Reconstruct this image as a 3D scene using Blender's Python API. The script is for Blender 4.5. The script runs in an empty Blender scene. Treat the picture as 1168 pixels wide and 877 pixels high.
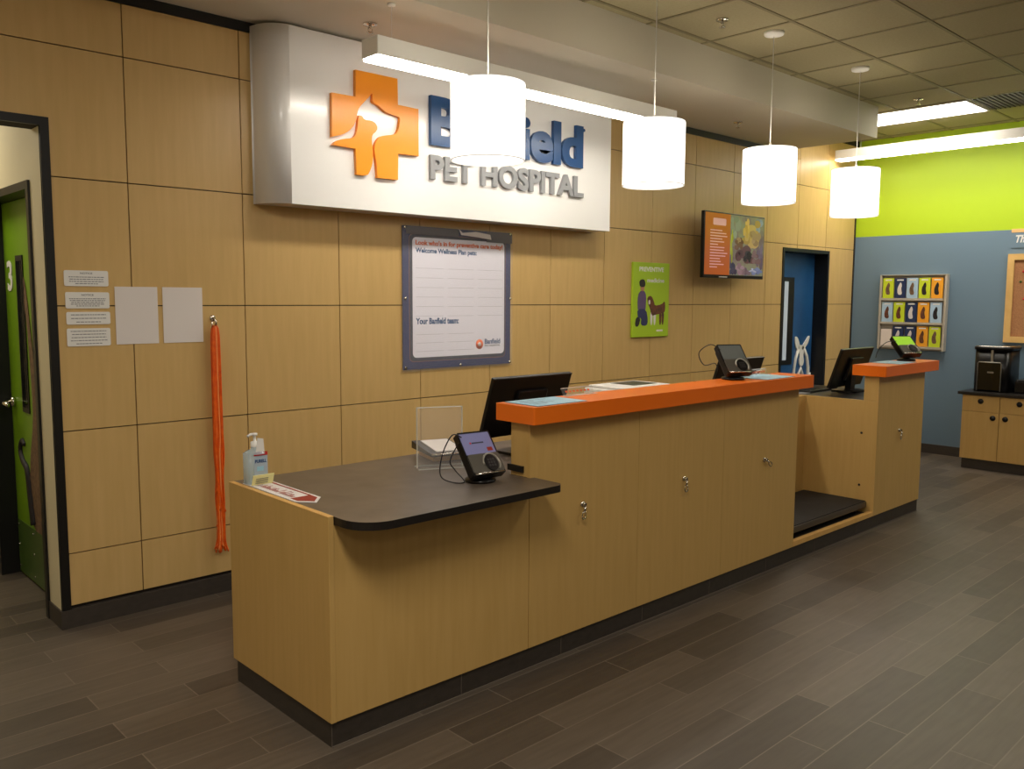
import bpy, bmesh, math, random
from mathutils import Matrix, Vector
random.seed(7)
scn = bpy.context.scene
COL = scn.collection

# ------------------------------------------------------------------ camera
yaw, pitch, roll = 0.7557, 0.1006, 0.0056
Fv = Vector((math.sin(yaw)*math.cos(pitch), math.cos(yaw)*math.cos(pitch), -math.sin(pitch)))
Rv = Vector((math.cos(yaw), -math.sin(yaw), 0)); Uv = Rv.cross(Fv)
R2 = Rv*math.cos(roll) + Uv*math.sin(roll); U2 = Uv*math.cos(roll) - Rv*math.sin(roll)
cd = bpy.data.cameras.new('camera'); cam = bpy.data.objects.new('camera', cd); COL.objects.link(cam)
m = Matrix((R2, U2, -Fv)).transposed().to_4x4(); m.translation = Vector((-1.5956, -4.503, 1.6433))
cam.matrix_world = m
cd.sensor_width = 36; cd.lens = 979.44/1168*36; cd.clip_start = .05
scn.camera = cam

# ------------------------------------------------------------------ world, light, exposure
scn.view_settings.view_transform = 'Standard'; scn.view_settings.look = 'None'
scn.view_settings.gamma = 1; scn.view_settings.use_curve_mapping = False
scn.view_settings.exposure = 0.0
w = bpy.data.worlds.new('world'); scn.world = w; w.use_nodes = True
w.node_tree.nodes['Background'].inputs[0].default_value = (1, .9, .75, 1)
w.node_tree.nodes['Background'].inputs[1].default_value = .05
scn.cycles.max_bounces = 8; scn.cycles.diffuse_bounces = 5; scn.cycles.sample_clamp_indirect = 4
LAMP = (1.0, .92, .80)
SHADE_W, FIX_W, TROF_W = 1.8, 25, 9
def area(name, loc, sx, sy, power, col=LAMP, rot=(0, 0, 0)):
    l = bpy.data.lights.new(name, 'AREA'); l.shape = 'RECTANGLE'; l.size = sx; l.size_y = sy
    l.energy = power; l.color = col
    o = bpy.data.objects.new(name, l); o.location = loc; o.rotation_euler = rot; COL.objects.link(o)
    return o
# unseen ceiling lights: first read from the worktop's shadow, the rest added as fill
for i, (x, y, p) in enumerate([(-1.0, -3.7, 66), (2.6, -4.4, 25), (5.4, -4.6, 26), (7.0, -3.6, 12), (-2.4, -6.5, 24), (3, -8.0, 16), (-2.6, -2.3, 16)]):
    area('unseen_ceiling_light', (x, y, 3.38), .58, 1.18, p)
area('corridor_light', (-1.0, 1.4, 2.85), .5, .9, 18, (1, .93, .76))

# ------------------------------------------------------------------ materials
def srgb(r, g, b):
    f = lambda c: (c/255/12.92 if c/255 <= .04045 else ((c/255+.055)/1.055)**2.4)
    return (f(r), f(g), f(b), 1)
def mat(name, col, rough=.5, metal=0, emit=0, ecol=None, trans=0, spec=.5, coat=0, alpha=1):
    m = bpy.data.materials.new(name); m.use_nodes = True
    b = m.node_tree.nodes['Principled BSDF']
    c = tuple(col) if len(col) == 4 else tuple(col)+(1,)
    b.inputs['Base Color'].default_value = c; b.inputs['Roughness'].default_value = rough
    b.inputs['Metallic'].default_value = metal; b.inputs['Specular IOR Level'].default_value = spec
    if emit: b.inputs['Emission Color'].default_value = (ecol or c[:3])+(1,) if len(ecol or c[:3]) == 3 else ecol; b.inputs['Emission Strength'].default_value = emit
    if trans: b.inputs['Transmission Weight'].default_value = trans; b.inputs['IOR'].default_value = 1.3
    if coat: b.inputs['Coat Weight'].default_value = coat; b.inputs['Coat Roughness'].default_value = .15
    if alpha < 1: b.inputs['Alpha'].default_value = alpha
    # slight procedural variation so no surface is perfectly even
    if not emit and not trans and alpha == 1:
        nt = m.node_tree; n = nt.nodes.new('ShaderNodeTexNoise'); n.inputs['Scale'].default_value = 9; n.inputs['Detail'].default_value = 4
        tc = nt.nodes.new('ShaderNodeTexCoord'); nt.links.new(tc.outputs['Object'], n.inputs['Vector'])
        mr = nt.nodes.new('ShaderNodeMapRange'); mr.inputs[3].default_value = max(0, rough-.05); mr.inputs[4].default_value = min(1, rough+.05)
        nt.links.new(n.outputs['Fac'], mr.inputs[0]); nt.links.new(mr.outputs[0], b.inputs['Roughness'])
    return m
def noisy(name, c1, c2, scale=(1, 1, 1), nscale=5, rough=.5, detail=5, spec=.5, bump=0, c3=None):
    m = mat(name, c1, rough, spec=spec); nt = m.node_tree; b = nt.nodes['Principled BSDF']
    tc = nt.nodes.new('ShaderNodeTexCoord'); mp = nt.nodes.new('ShaderNodeMapping'); mp.inputs['Scale'].default_value = scale
    n = nt.nodes.new('ShaderNodeTexNoise'); n.inputs['Scale'].default_value = nscale; n.inputs['Detail'].default_value = detail
    r = nt.nodes.new('ShaderNodeValToRGB'); r.color_ramp.elements[0].color = c1; r.color_ramp.elements[1].color = c2
    r.color_ramp.elements[0].position = .3; r.color_ramp.elements[1].position = .7
    if c3: e = r.color_ramp.elements.new(.5); e.color = c3
    nt.links.new(tc.outputs['Object'], mp.inputs[0]); nt.links.new(mp.outputs[0], n.inputs['Vector'])
    nt.links.new(n.outputs['Fac'], r.inputs[0]); nt.links.new(r.outputs[0], b.inputs['Base Color'])
    if bump:
        bp = nt.nodes.new('ShaderNodeBump'); bp.inputs['Strength'].default_value = bump; bp.inputs['Distance'].default_value = .002
        nt.links.new(n.outputs['Fac'], bp.inputs['Height']); nt.links.new(bp.outputs[0], b.inputs['Normal'])
    return m
M = {}
M['wood'] = noisy('maple_laminate', srgb(200, 166, 106), srgb(208, 174, 115), (14, 14, 1.3), 2.0, .36, 7, .4)
M['wood_c'] = noisy('counter_maple_laminate', srgb(196, 159, 93), srgb(203, 166, 101), (18, 18, 1.3), 2.0, .42, 7, .4)
M['wood_edge'] = noisy('maple_edge', srgb(222, 176, 104), srgb(212, 164, 92), (8, 8, 8), 3, .4)
M['black'] = mat('black_trim', srgb(16, 15, 14), .4)
M['groove'] = mat('dark_groove', srgb(30, 22, 14), .8)
M['floor'] = mat('floor_planks', srgb(90, 76, 64), .45)
M['tile'] = noisy('base_tile', srgb(66, 59, 53), srgb(58, 52, 47), (6, 6, 12), 4, .45)
M['grout'] = mat('grout', srgb(96, 86, 76), .8)
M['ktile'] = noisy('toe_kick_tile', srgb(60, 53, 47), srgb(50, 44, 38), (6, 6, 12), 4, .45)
M['ceil'] = noisy('ceiling_tile', srgb(160, 149, 116), srgb(168, 157, 124), (1, 1, 1), 60, .9)
M['grid'] = mat('ceiling_grid', srgb(128, 118, 84), .6)
M['soffit'] = mat('soffit_paint', srgb(214, 206, 190), .75)
M['cream'] = mat('cream_paint', srgb(226, 214, 180), .7)
M['blue'] = mat('blue_paint', srgb(108, 132, 152), .55)
M['lime'] = mat('lime_paint', srgb(176, 206, 34), .5)
M['offwhite'] = mat('lobby_paint', srgb(200, 190, 168), .8)
M['signwhite'] = mat('sign_white', srgb(244, 243, 242), .24, coat=.5)
M['orange'] = noisy('orange_laminate', srgb(240, 112, 16), srgb(244, 118, 22), (1, 1, 1), 3, .3)
M['logo_orange'] = mat('logo_orange', srgb(252, 154, 24), .3)
M['navy'] = mat('navy_letters', srgb(28, 74, 128), .3)
M['grey'] = mat('grey_letters', srgb(146, 148, 152), .4)
M['blacktop'] = noisy('worktop_laminate', srgb(104, 92, 80), srgb(84, 74, 64), (1, 1, 1), 7, .36, 8)
M['topedge'] = mat('worktop_edge', srgb(26, 22, 20), .35)
M['plastic'] = mat('black_plastic', srgb(13, 12, 13), .3, spec=.35)
M['plastic2'] = mat('dark_grey_plastic', srgb(48, 46, 46), .35)
M['silver'] = mat('silver_plastic', srgb(92, 88, 80), .3, .3)
M['chrome'] = mat('chrome', srgb(215, 210, 200), .15, 1)
M['white'] = mat('white_paper', srgb(226, 220, 218), .7)
M['whitep'] = mat('white_plastic', srgb(232, 230, 226), .4)
M['paper2'] = mat('grey_white_paper', srgb(224, 216, 212), .7)
M['ink'] = mat('grey_ink', srgb(120, 120, 125), .8)
M['faint'] = mat('faint_ink', srgb(186, 184, 196), .8)
M['darkink'] = mat('dark_ink', srgb(60, 62, 80), .8)
M['redink'] = mat('orange_red_ink', srgb(226, 106, 60), .8)
M['paleblue'] = noisy('blue_flyer', srgb(150, 200, 226), srgb(180, 218, 238), (1, 1, 1), 12, .35)
M['pgreen'] = mat('poster_green', srgb(172, 206, 44), .35)
M['mist'] = mat('poster_navy', srgb(42, 50, 98), .3)
M['skin'] = mat('printed_skin', srgb(196, 140, 104), .6)
M['purple'] = mat('printed_purple', srgb(96, 76, 118), .6)
M['jean'] = mat('printed_denim', srgb(44, 50, 92), .6)
M['hair'] = mat('printed_dark', srgb(32, 26, 28), .6)
M['brown'] = noisy('printed_brown_fur', srgb(120, 66, 40), srgb(74, 44, 34), (1, 1, 1), 30, .6)
M['bodyfur'] = noisy('printed_animal_coat', srgb(96, 70, 52), srgb(132, 104, 80), (1, 1, 1), 40, .6)
M['dgreen'] = noisy('door_green', srgb(118, 160, 18), srgb(110, 150, 16), (1, 1, .6), 3, .35)
M['dblue'] = noisy('door_blue', srgb(34, 88, 142), srgb(28, 74, 124), (1, 1, 1), 4, .35)
M['kick'] = mat('green_kick_plate', srgb(70, 96, 36), .3)
M['darkglass'] = mat('dark_glass', srgb(10, 12, 10), .08)
M['glowglass'] = mat('glowing_window_glass', srgb(150, 160, 170), .1, emit=.25, ecol=(.8, .85, .9))  # light seen in the pane is put into its colour and glow
M['cork'] = noisy('cork', srgb(182, 130, 88), srgb(150, 104, 68), (1, 1, 1), 130, .8)
M['boardwood'] = noisy('cork_board_frame', srgb(224, 186, 120), srgb(212, 170, 102), (3, 3, 3), 3, .4)
M['rackm'] = mat('rack_grey_plastic', srgb(186, 178, 164), .3)
M['leash'] = noisy('orange_cord', srgb(244, 104, 12), srgb(224, 80, 8), (1, 1, 1), 30, .45)
M['leash2'] = mat('pale_orange_cord', srgb(255, 160, 90), .4)
M['shade'] = mat('lit_shade', (1, .97, .9), .6, emit=SHADE_W, ecol=(1, .95, .86))
M['diffuser'] = mat('lit_diffuser', (1, 1, 1), .6, emit=7, ecol=(1, .93, .8))
M['rim'] = mat('shade_rim', (.7, .68, .64), .6, emit=.5, ecol=(1, .95, .85))
M['rackg'] = mat('grey_film', srgb(112, 108, 112), .3, alpha=.75)
M['brushed'] = mat('brushed_trim', srgb(156, 152, 142), .3, .6)
M['lens'] = mat('lit_lens', (1, 1, 1), .6, emit=FIX_W, ecol=(1, .93, .8))
M['fixbody'] = mat('fixture_white', srgb(248, 246, 240), .5)
M['trof'] = mat('lit_troffer', (1, 1, 1), .6, emit=TROF_W, ecol=(1, .93, .8))
M['grille'] = mat('grille_dark', srgb(74, 66, 52), .6)
M['acrylic'] = mat('clear_acrylic', (1, 1, 1), .04, alpha=.05)
M['acryl_edge'] = mat('acrylic_edge', srgb(235, 238, 232), .2, alpha=.55)
M['gel'] = mat('sanitizer_bottle', srgb(190, 214, 226), .08, alpha=.5)
M['red'] = mat('red_print', srgb(190, 24, 40), .5)
M['yellow'] = mat('yellow_note', srgb(240, 236, 166), .6)
M['maroon'] = mat('maroon_print', srgb(150, 40, 28), .5)
M['rubber'] = noisy('scale_mat', srgb(30, 28, 28), srgb(22, 20, 20), (1, 1, 1), 50, .7, bump=.5)
M['steel'] = mat('scale_steel', srgb(110, 102, 94), .35, .8)
M['wire'] = mat('black_wire', srgb(24, 22, 24), .4)
def glow(name, c, s): return mat(name, c, .15, emit=s, ecol=c[:3])
M['scr_lilac'] = glow('terminal_screen', srgb(112, 112, 148), .3)
M['scr_grey'] = mat('dim_screen', srgb(104, 108, 106), .25)
M['scr_green'] = glow('green_screen', srgb(150, 200, 60), .5)

# floor: long wood look porcelain planks, per-plank tone
nt = M['floor'].node_tree; b = nt.nodes['Principled BSDF']
tc = nt.nodes.new('ShaderNodeTexCoord'); mp = nt.nodes.new('ShaderNodeMapping'); mp.inputs['Location'].default_value = (.2, .081, 0)
br = nt.nodes.new('ShaderNodeTexBrick'); br.offset = .37; br.offset_frequency = 2; br.squash_frequency = 1
br.inputs['Color1'].default_value = srgb(74, 65, 56); br.inputs['Color2'].default_value = srgb(102, 91, 79); br.inputs['Mortar'].default_value = srgb(118, 107, 94)
br.inputs['Scale'].default_value = 1; br.inputs['Mortar Size'].default_value = .0025; br.inputs['Brick Width'].default_value = .92; br.inputs['Row Height'].default_value = .152
nz = nt.nodes.new('ShaderNodeTexNoise'); mp2 = nt.nodes.new('ShaderNodeMapping'); mp2.inputs['Scale'].default_value = (1.2, 14, 1); nz.inputs['Scale'].default_value = 3; nz.inputs['Detail'].default_value = 8
mx = nt.nodes.new('ShaderNodeMix'); mx.data_type = 'RGBA'; mx.blend_type = 'MULTIPLY'; mx.inputs[0].default_value = .8
rp = nt.nodes.new('ShaderNodeValToRGB'); rp.color_ramp.elements[0].position = .3; rp.color_ramp.elements[0].color = (.74, .72, .70, 1); rp.color_ramp.elements[1].position = .7; rp.color_ramp.elements[1].color = (1, 1, 1, 1)
L = nt.links.new
L(tc.outputs['Object'], mp.inputs[0]); L(mp.outputs[0], br.inputs['Vector']); L(tc.outputs['Object'], mp2.inputs[0]); L(mp2.outputs[0], nz.inputs['Vector'])
L(nz.outputs['Fac'], rp.inputs[0]); L(br.outputs['Color'], mx.inputs[6]); L(rp.outputs[0], mx.inputs[7]); L(mx.outputs[2], b.inputs['Base Color'])

# television picture: left orange text panel is separate mesh, the photo side is a soft noise of pet colours
def picture(name, cols, scale, s):
    m = bpy.data.materials.new(name); m.use_nodes = True; nt = m.node_tree; b = nt.nodes['Principled BSDF']
    tc = nt.nodes.new('ShaderNodeTexCoord'); n = nt.nodes.new('ShaderNodeTexNoise'); n.inputs['Scale'].default_value = scale; n.inputs['Detail'].default_value = 3
    r = nt.nodes.new('ShaderNodeValToRGB'); e = r.color_ramp.elements
    e[0].position = .3; e[0].color = cols[0]; e[1].position = .72; e[1].color = cols[-1]
    for i, c in enumerate(cols[1:-1]): k = e.new(.3+.42*(i+1)/(len(cols)-1)); k.color = c
    nt.links.new(tc.outputs['Object'], n.inputs['Vector']); nt.links.new(n.outputs['Fac'], r.inputs[0])
    nt.links.new(r.outputs[0], b.inputs['Base Color']); nt.links.new(r.outputs[0], b.inputs['Emission Color'])
    b.inputs['Emission Strength'].default_value = s; b.inputs['Roughness'].default_value = .2
    return m
M['tvpic'] = picture('tv_picture', [srgb(96, 76, 84), srgb(120, 110, 104), srgb(128, 130, 104), srgb(110, 120, 130)], 7, .35)
M['tvfur'] = picture('tv_fur', [srgb(110, 88, 60), srgb(158, 132, 84), srgb(176, 156, 116)], 14, .4)
M['tvdark'] = picture('tv_dark_fur', [srgb(52, 36, 34), srgb(84, 58, 52), srgb(104, 76, 68)], 14, .3)
M['tvor'] = glow('tv_orange', srgb(180, 92, 44), .32)
M['tvlime'] = glow('tv_lime', srgb(150, 150, 48), .32)
M['tvtext'] = glow('tv_text', srgb(214, 160, 158), .4)
M['tvblue'] = glow('tv_blue', srgb(96, 110, 150), .35)

# ------------------------------------------------------------------ mesh helpers
class MB:
    def __init__(s): s.bm = bmesh.new(); s.mats = []
    def mi(s, m):
        if m is None: return 0
        if isinstance(m, str): m = M[m]
        if m not in s.mats: s.mats.append(m)
        return s.mats.index(m)
    def _faces(s, fs, m, smooth=False):
        i = s.mi(m)
        for f in fs: f.material_index = i; f.smooth = smooth
    def box(s, lo, hi, m=None, bev=0, seg=2, rot=None, piv=None):
        g = bmesh.ops.create_cube(s.bm, size=1)['verts']
        for v in g: v.co = Vector([lo[k]+(v.co[k]+.5)*(hi[k]-lo[k]) for k in range(3)])
        fs = set(f for v in g for f in v.link_faces)
        s._faces(fs, m)
        if bev:
            es = list(set(e for v in g for e in v.link_edges))
            r = bmesh.ops.bevel(s.bm, geom=es, offset=bev, segments=seg, affect='EDGES', profile=.5)
            g = list(set(v for f in r['faces'] for v in f.verts) | set(v for v in g if v.is_valid))
            i = s.mi(m)
            for v in g:
                for f in v.link_faces: f.material_index = i
        if rot is not None:
            p = Vector(piv) if piv else Vector([(lo[k]+hi[k])/2 for k in range(3)])
            for v in g: v.co = rot @ (v.co-p) + p
        return g
    def prism(s, pts, axis, a, b, m=None, smooth=False):
        """2D outline pts extruded along axis from a to b (other two axes in xyz order)"""
        def P(p, t):
            c = list(p); c.insert('xyz'.index(axis), t); return Vector(c)
        A = [s.bm.verts.new(P(p, a)) for p in pts]; B = [s.bm.verts.new(P(p, b)) for p in pts]
        fs = [s.bm.faces.new(A), s.bm.faces.new(B[::-1])]
        n = len(pts); side = [s.bm.faces.new((A[i], B[i], B[(i+1) % n], A[(i+1) % n])) for i in range(n)]
        s._faces(fs, m); s._faces(side, m, smooth)
        bmesh.ops.recalc_face_normals(s.bm, faces=fs+side)
        return A+B
    def lathe(s, prof, c=(0, 0, 0), n=32, m=None, smooth=True, mtx=None):
        rings = []
        for r, z in prof:
            rings.append([s.bm.verts.new((r*math.cos(2*math.pi*k/n), r*math.sin(2*math.pi*k/n), z)) for k in range(n)] if r > 1e-6 else [s.bm.verts.new((0, 0, z))])
        fs = []
        for a, b in zip(rings, rings[1:]):
            for k in range(n):
                k2 = (k+1) % n
                if len(a) == 1 and len(b) == 1: continue
                if len(a) == 1: fs.append(s.bm.faces.new((a[0], b[k], b[k2])))
                elif len(b) == 1: fs.append(s.bm.faces.new((a[k], b[0], a[k2])))
                else: fs.append(s.bm.faces.new((a[k], b[k], b[k2], a[k2])))
        s._faces(fs, m, smooth); bmesh.ops.recalc_face_normals(s.bm, faces=fs)
        for ring in rings:
            for v in ring:
                if mtx is not None: v.co = mtx @ v.co
                v.co += Vector(c)
    def cyl(s, c, r, h, m=None, axis='z', n=24, smooth=True):
        mtx = {'z': Matrix.Identity(3), 'y': Matrix.Rotation(-math.pi/2, 3, 'X'), 'x': Matrix.Rotation(math.pi/2, 3, 'Y')}[axis]
        s.lathe([(0, -h/2), (r, -h/2), (r, h/2), (0, h/2)], c, n, m, smooth, mtx)
    def tube(s, pts, r, m=None, n=8, cyc=False, r2=None):
        pts = [Vector(p) for p in pts]; rings = []; up = Vector((.13, .21, .97)).normalized(); N = len(pts)
        for i, p in enumerate(pts):
            a = pts[(i-1) % N] if (cyc or i) else p; b2 = pts[(i+1) % N] if (cyc or i < N-1) else p
            t = (b2-a).normalized(); u = t.cross(up).normalized() if abs(t.dot(up)) < .98 else t.cross(Vector((1, 0, 0))).normalized(); v = t.cross(u)
            rr = r if r2 is None else r+(r2-r)*i/max(1, N-1)
            rings.append([s.bm.verts.new(p+u*rr*math.cos(2*math.pi*k/n)+v*rr*math.sin(2*math.pi*k/n)) for k in range(n)])
        fs = []
        rng = range(N) if cyc else range(N-1)
        for i in rng:
            a, b2 = rings[i], rings[(i+1) % N]
            for k in range(n): fs.append(s.bm.faces.new((a[k], a[(k+1) % n], b2[(k+1) % n], b2[k])))
        if not cyc: fs += [s.bm.faces.new(rings[0][::-1]), s.bm.faces.new(rings[-1])]
        s._faces(fs, m, True); bmesh.ops.recalc_face_normals(s.bm, faces=fs)
    def build(s, name, m=None, parent=None, world=True):
        me = bpy.data.meshes.new(name)
        if m is not None and not s.mats: s.mats = [M[m] if isinstance(m, str) else m]
        if parent is not None and world:
            off = Vector((0, 0, 0)); p = parent
            while p: off += p.location; p = p.parent
            for v in s.bm.verts: v.co -= off
        s.bm.to_mesh(me); s.bm.free()
        for x in s.mats: me.materials.append(x)
        o = bpy.data.objects.new(name, me); COL.objects.link(o); o.parent = parent
        return o
def tag(o, label, cat, group=None):
    o['label'] = label; o['category'] = cat
    if group: o['group'] = group
    return o
def thing(name, label, cat, loc=(0, 0, 0), group=None, rz=0):
    o = bpy.data.objects.new(name, None); o.empty_display_size = .05; COL.objects.link(o)
    o.location = loc; o.rotation_euler.z = rz
    return tag(o, label, cat, group)
def struct(name, mb, m=None, parent=None):
    o = mb.build(name, m, parent)
    if parent is None: o['kind'] = 'structure'
    return o
def box(name, lo, hi, m, parent=None, bev=0, world=True):
    k = MB(); k.box(lo, hi, m, bev); return k.build(name, m, parent, world)
WALLB = Matrix(((1, 0, 0), (0, 0, -1), (0, 1, 0)))       # text faces -y
WALLR = Matrix(((0, 0, -1), (-1, 0, 0), (0, 1, 0)))      # text faces -x
FLAT = Matrix.Identity(3)
def text(mb, s, org, w, h, M3=WALLB, m='ink', depth=.001, bold=0.0, spacing=1, shear=0):
    """lettering whose ink box has its lower-left corner at org, fitted to w (and h)"""
    cu = bpy.data.curves.new('t', 'FONT'); cu.body = s; cu.size = 1; cu.offset = bold; cu.space_character = spacing; cu.shear = shear
    cu.extrude = 0; cu.resolution_u = 5
    ob = bpy.data.objects.new('t', cu); COL.objects.link(ob)
    bpy.context.view_layer.update()
    me = bpy.data.meshes.new_from_object(ob.evaluated_get(bpy.context.evaluated_depsgraph_get()))
    xs = [v.co.x for v in me.vertices]; ys = [v.co.y for v in me.vertices]
    x0, x1, y0, y1 = min(xs), max(xs), min(ys), max(ys)
    sx = w/(x1-x0); sy = (h/(y1-y0)) if h else sx
    tb = bmesh.new(); tb.from_mesh(me)
    bmesh.ops.remove_doubles(tb, verts=tb.verts, dist=1e-5)
    bmesh.ops.recalc_face_normals(tb, faces=tb.faces)
    vm = {}; back = {}
    O = Vector(org); i = mb.mi(m)
    for v in tb.verts:
        q = ((v.co.x-x0)*sx, (v.co.y-y0)*sy)
        vm[v] = mb.bm.verts.new(M3 @ Vector((q[0], q[1], depth)) + O)
        back[v] = mb.bm.verts.new(M3 @ Vector((q[0], q[1], 0)) + O)
    fs = []
    for f in tb.faces:
        fs.append(mb.bm.faces.new([vm[v] for v in f.verts]))
    for e in tb.edges:
        if len(e.link_faces) == 1:
            a, b2 = e.verts; fs.append(mb.bm.faces.new((vm[a], vm[b2], back[b2], back[a])))
    for f in fs: f.material_index = i
    bmesh.ops.recalc_face_normals(mb.bm, faces=fs)
    tb.free(); bpy.data.objects.remove(ob); bpy.data.curves.remove(cu); bpy.data.meshes.remove(me)
def rrect(x0, y0, x1, y1, r, n=5):
    P = []
    for cx, cy, a in ((x1-r, y0+r, -90), (x1-r, y1-r, 0), (x0+r, y1-r, 90), (x0+r, y0+r, 180)):
        for k in range(n+1):
            t = math.radians(a+90*k/n); P.append((cx+r*math.cos(t), cy+r*math.sin(t)))
    return P
def spline(P, n=6):
    P = [Vector(p) for p in P]; out = []
    for i in range(len(P)-1):
        p0, p1, p2, p3 = P[max(0, i-1)], P[i], P[i+1], P[min(len(P)-1, i+2)]
        for j in range(n):
            t = j/n; out.append(.5*((2*p1)+(p2-p0)*t+(2*p0-5*p1+4*p2-p3)*t*t+(3*p1-p0-3*p2+p3)*t**3))
    return out+[P[-1]]
def smooth_poly(P, it=1, keep=()):
    for _ in range(it):
        Q = []
        for i, p in enumerate(P):
            if i in keep and _ == 0: Q.append(p); continue
            a = P[i-1]; b2 = P[(i+1) % len(P)]
            Q += [((a[0]+3*p[0])/4, (a[1]+3*p[1])/4), ((b2[0]+3*p[0])/4, (b2[1]+3*p[1])/4)]
        P = Q; keep = ()
    return P

# ------------------------------------------------------------------ structure
CZ = 3.40; RX = 7.97
k = MB(); k.box((-3.6, -10, -.08), (RX+.1, 3.2, 0)); struct('floor', k, 'floor')
# panelled wall behind the counter: dark backing, maple panels with open joints
def sub(rects, hole):
    out = []
    for (a, b2, c, d) in rects:
        e, f, g, h = hole
        if e >= c or g <= a or f >= d or h <= b2: out.append((a, b2, c, d)); continue
        if a < e: out.append((a, b2, e, d))
        if c > g: out.append((g, b2, c, d))
        x0, x1 = max(a, e), min(c, g)
        if d > h: out.append((x0, h, x1, d))
        if b2 < f: out.append((x0, b2, x1, f))
    return out
HL = (-1.45, -1, -.352, 2.472); HR = (6.388, -1, 7.372, 2.166)
k = MB()
back = sub(sub([(-3.6, 0, RX, CZ)], (HL[0], -1, -.392, 2.432)), (6.42, -1, 7.34, 2.134))
for a, b2, c, d in back: k.box((a, .014, b2), (c, .14, d), 'groove')
zs = [.108] + [.3724+.61*j for j in range(5)] + [3.068]
xs = [.6071*i for i in range(-6, 14)]; xs[-1] = 7.945
for x0, x1 in zip(xs, xs[1:]):
    for z0, z1 in zip(zs, zs[1:]):
        for a, b2, c, d in sub(sub([(x0+.0028, z0+.0028, x1-.0028, z1-.0028)], HL), HR):
            if c-a > .004 and d-b2 > .004: k.box((a, 0, b2), (c, .016, d if (d < 3.06 or x0 < 6.2) else 3.07), 'wood')
    if x1 > 6.3: k.box((max(6.38, x0)+.0028, 0, 3.07), (x1-.0028, .016, 3.34), 'wood')
struct('wall_back', k)
k = MB(); k.box((-.400, -.012, 0), (6.388, .013, .092)); k.box((-.400, .013, 0), (-.388, .235, .092)); k.box((7.372, -.012, 0), (RX, .013, .092)); struct('baseboard_back', k, 'tile')
k = MB(); k.box((-3.6, -.004, 3.068), (6.375, .03, 3.12), 'black'); k.box((RX-.025, -.006, 0.1), (RX, .012, 3.12), 'groove'); k.box((6.376, -.004, 3.34), (RX, .03, CZ), 'groove'); struct('trim_1', k)
k = MB()
k.box((-.392, -.008, .092), (-.352, .010, 2.472)); k.box((HL[0], -.008, 2.432), (-.392, .010, 2.472)); k.box((HL[0]-.04, -.008, 0), (HL[0], .010, 2.472))
k.box((-.392, .0, .092), (-.386, .03, 2.432)); struct('trim_2', k, 'black')
# right wall: blue below, lime above
k = MB(); k.box((RX, -10, 0), (RX+.1, .14, 2.345), 'blue'); k.box((RX, -10, 2.345), (RX+.1, .14, CZ), 'lime'); struct('wall_right', k)
k = MB(); k.box((RX-.012, -10, 0), (RX, -.012, .1)); struct('baseboard_right', k, 'tile')
# lobby walls behind the camera
k = MB(); k.box((-3.6, -10.1, 0), (RX+.1, -10, CZ)); struct('wall_front', k, 'offwhite')
k = MB(); k.box((-3.7, -10, 0), (-3.6, .14, CZ)); struct('wall_left', k, 'offwhite')
# ceiling tiles and grid
k = MB(); k.box((-3.7, -10, CZ), (RX+.1, .14, CZ+.08)); struct('ceiling', k, 'ceil')
k = MB(); g0x, g0y = 2.955, -.988
for i in range(-11, 9):
    x = g0x+.61*i; k.box((x-.012, -10, CZ-.004), (x+.012, -.92, CZ+.002), 'grid')
    if x > 6.4: k.box((x-.012, -.92, CZ-.004), (x+.012, 0, CZ+.002), 'grid')
for j in range(-15, 2):
    y = g0y+.61*j; k.box((-3.6 if y < -.95 else 6.4, y-.012, CZ-.0045), (RX, y+.012, CZ+.001), 'grid')
struct('trim_3', k)
# soffit over the counter
k = MB(); k.box((-3.6, -.915, 3.12), (6.375, .012, CZ+.01)); o = struct('ceiling_soffit', k, 'soffit')
# corridor beyond the left opening
k = MB(); JX = -.392
k.box((JX, .14, 0), (JX+.1, .205, 2.9)); k.box((JX, 1.17, 0), (JX+.1, 3.1, 2.9)); k.box((JX, .205, 2.2), (JX+.1, 1.17, 2.9)); struct('wall_corridor_right', k, 'cream')
k = MB(); k.box((-1.9, 3.1, 0), (-.29, 3.2, 2.9)); struct('wall_corridor_back', k, 'cream')
k = MB(); k.box((-2.0, .14, 0), (-1.9, 3.2, 2.9)); struct('wall_corridor_left', k, 'cream')
k = MB(); k.box((-2.0, .14, 2.9), (-.29, 3.2, 3.0)); struct('ceiling_corridor', k, 'cream')
k = MB(); k.box((-1.9, 3.09, 0), (JX, 3.1, .1)); k.box((JX-.01, 1.18, 0), (JX, 3.09, .1)); struct('baseboard_corridor', k, 'tile')
k = MB(); k.box((JX-.0005, .014, .092), (JX+.001, .14, 2.43)); struct('trim_4', k, 'cream')
# green numbered door in the corridor's right wall
df = MB(); df.box((JX-.012, .200, 0), (-.26, .240, 2.20)); df.box((JX-.012, 1.135, 0), (-.26, 1.175, 2.20)); df.box((JX-.012, .240, 2.16), (-.26, 1.135, 2.20))
dr = struct('door_1', df, 'black')
DX = -.305
box('door_leaf', (DX, .242, .012), (DX+.042, 1.133, 2.158), 'dgreen', dr)
k = MB(); k.box((DX-.006, .745, .99), (DX+.001, .88, 1.86), 'black'); k.box((DX-.008, .765, 1.02), (DX-.003, .86, 1.83), 'darkglass'); k.build('door_window', None, dr)
k = MB(); k.box((DX-.004, .25, .02), (DX, 1.12, .33), 'kick'); 
for yy in (.5, .8, 1.1):
    for zz in (.05, .18, .3): k.cyl((DX-.005, yy, zz), .006, .003, 'chrome', 'x', 10)
k.build('kick_plate', None, dr)
k = MB(); text(k, '3', (DX-.001, 1.07, 1.665), .10, .17, WALLR, 'whitep', .003, .02); k.build('door_number', None, dr)
k = MB()
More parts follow.
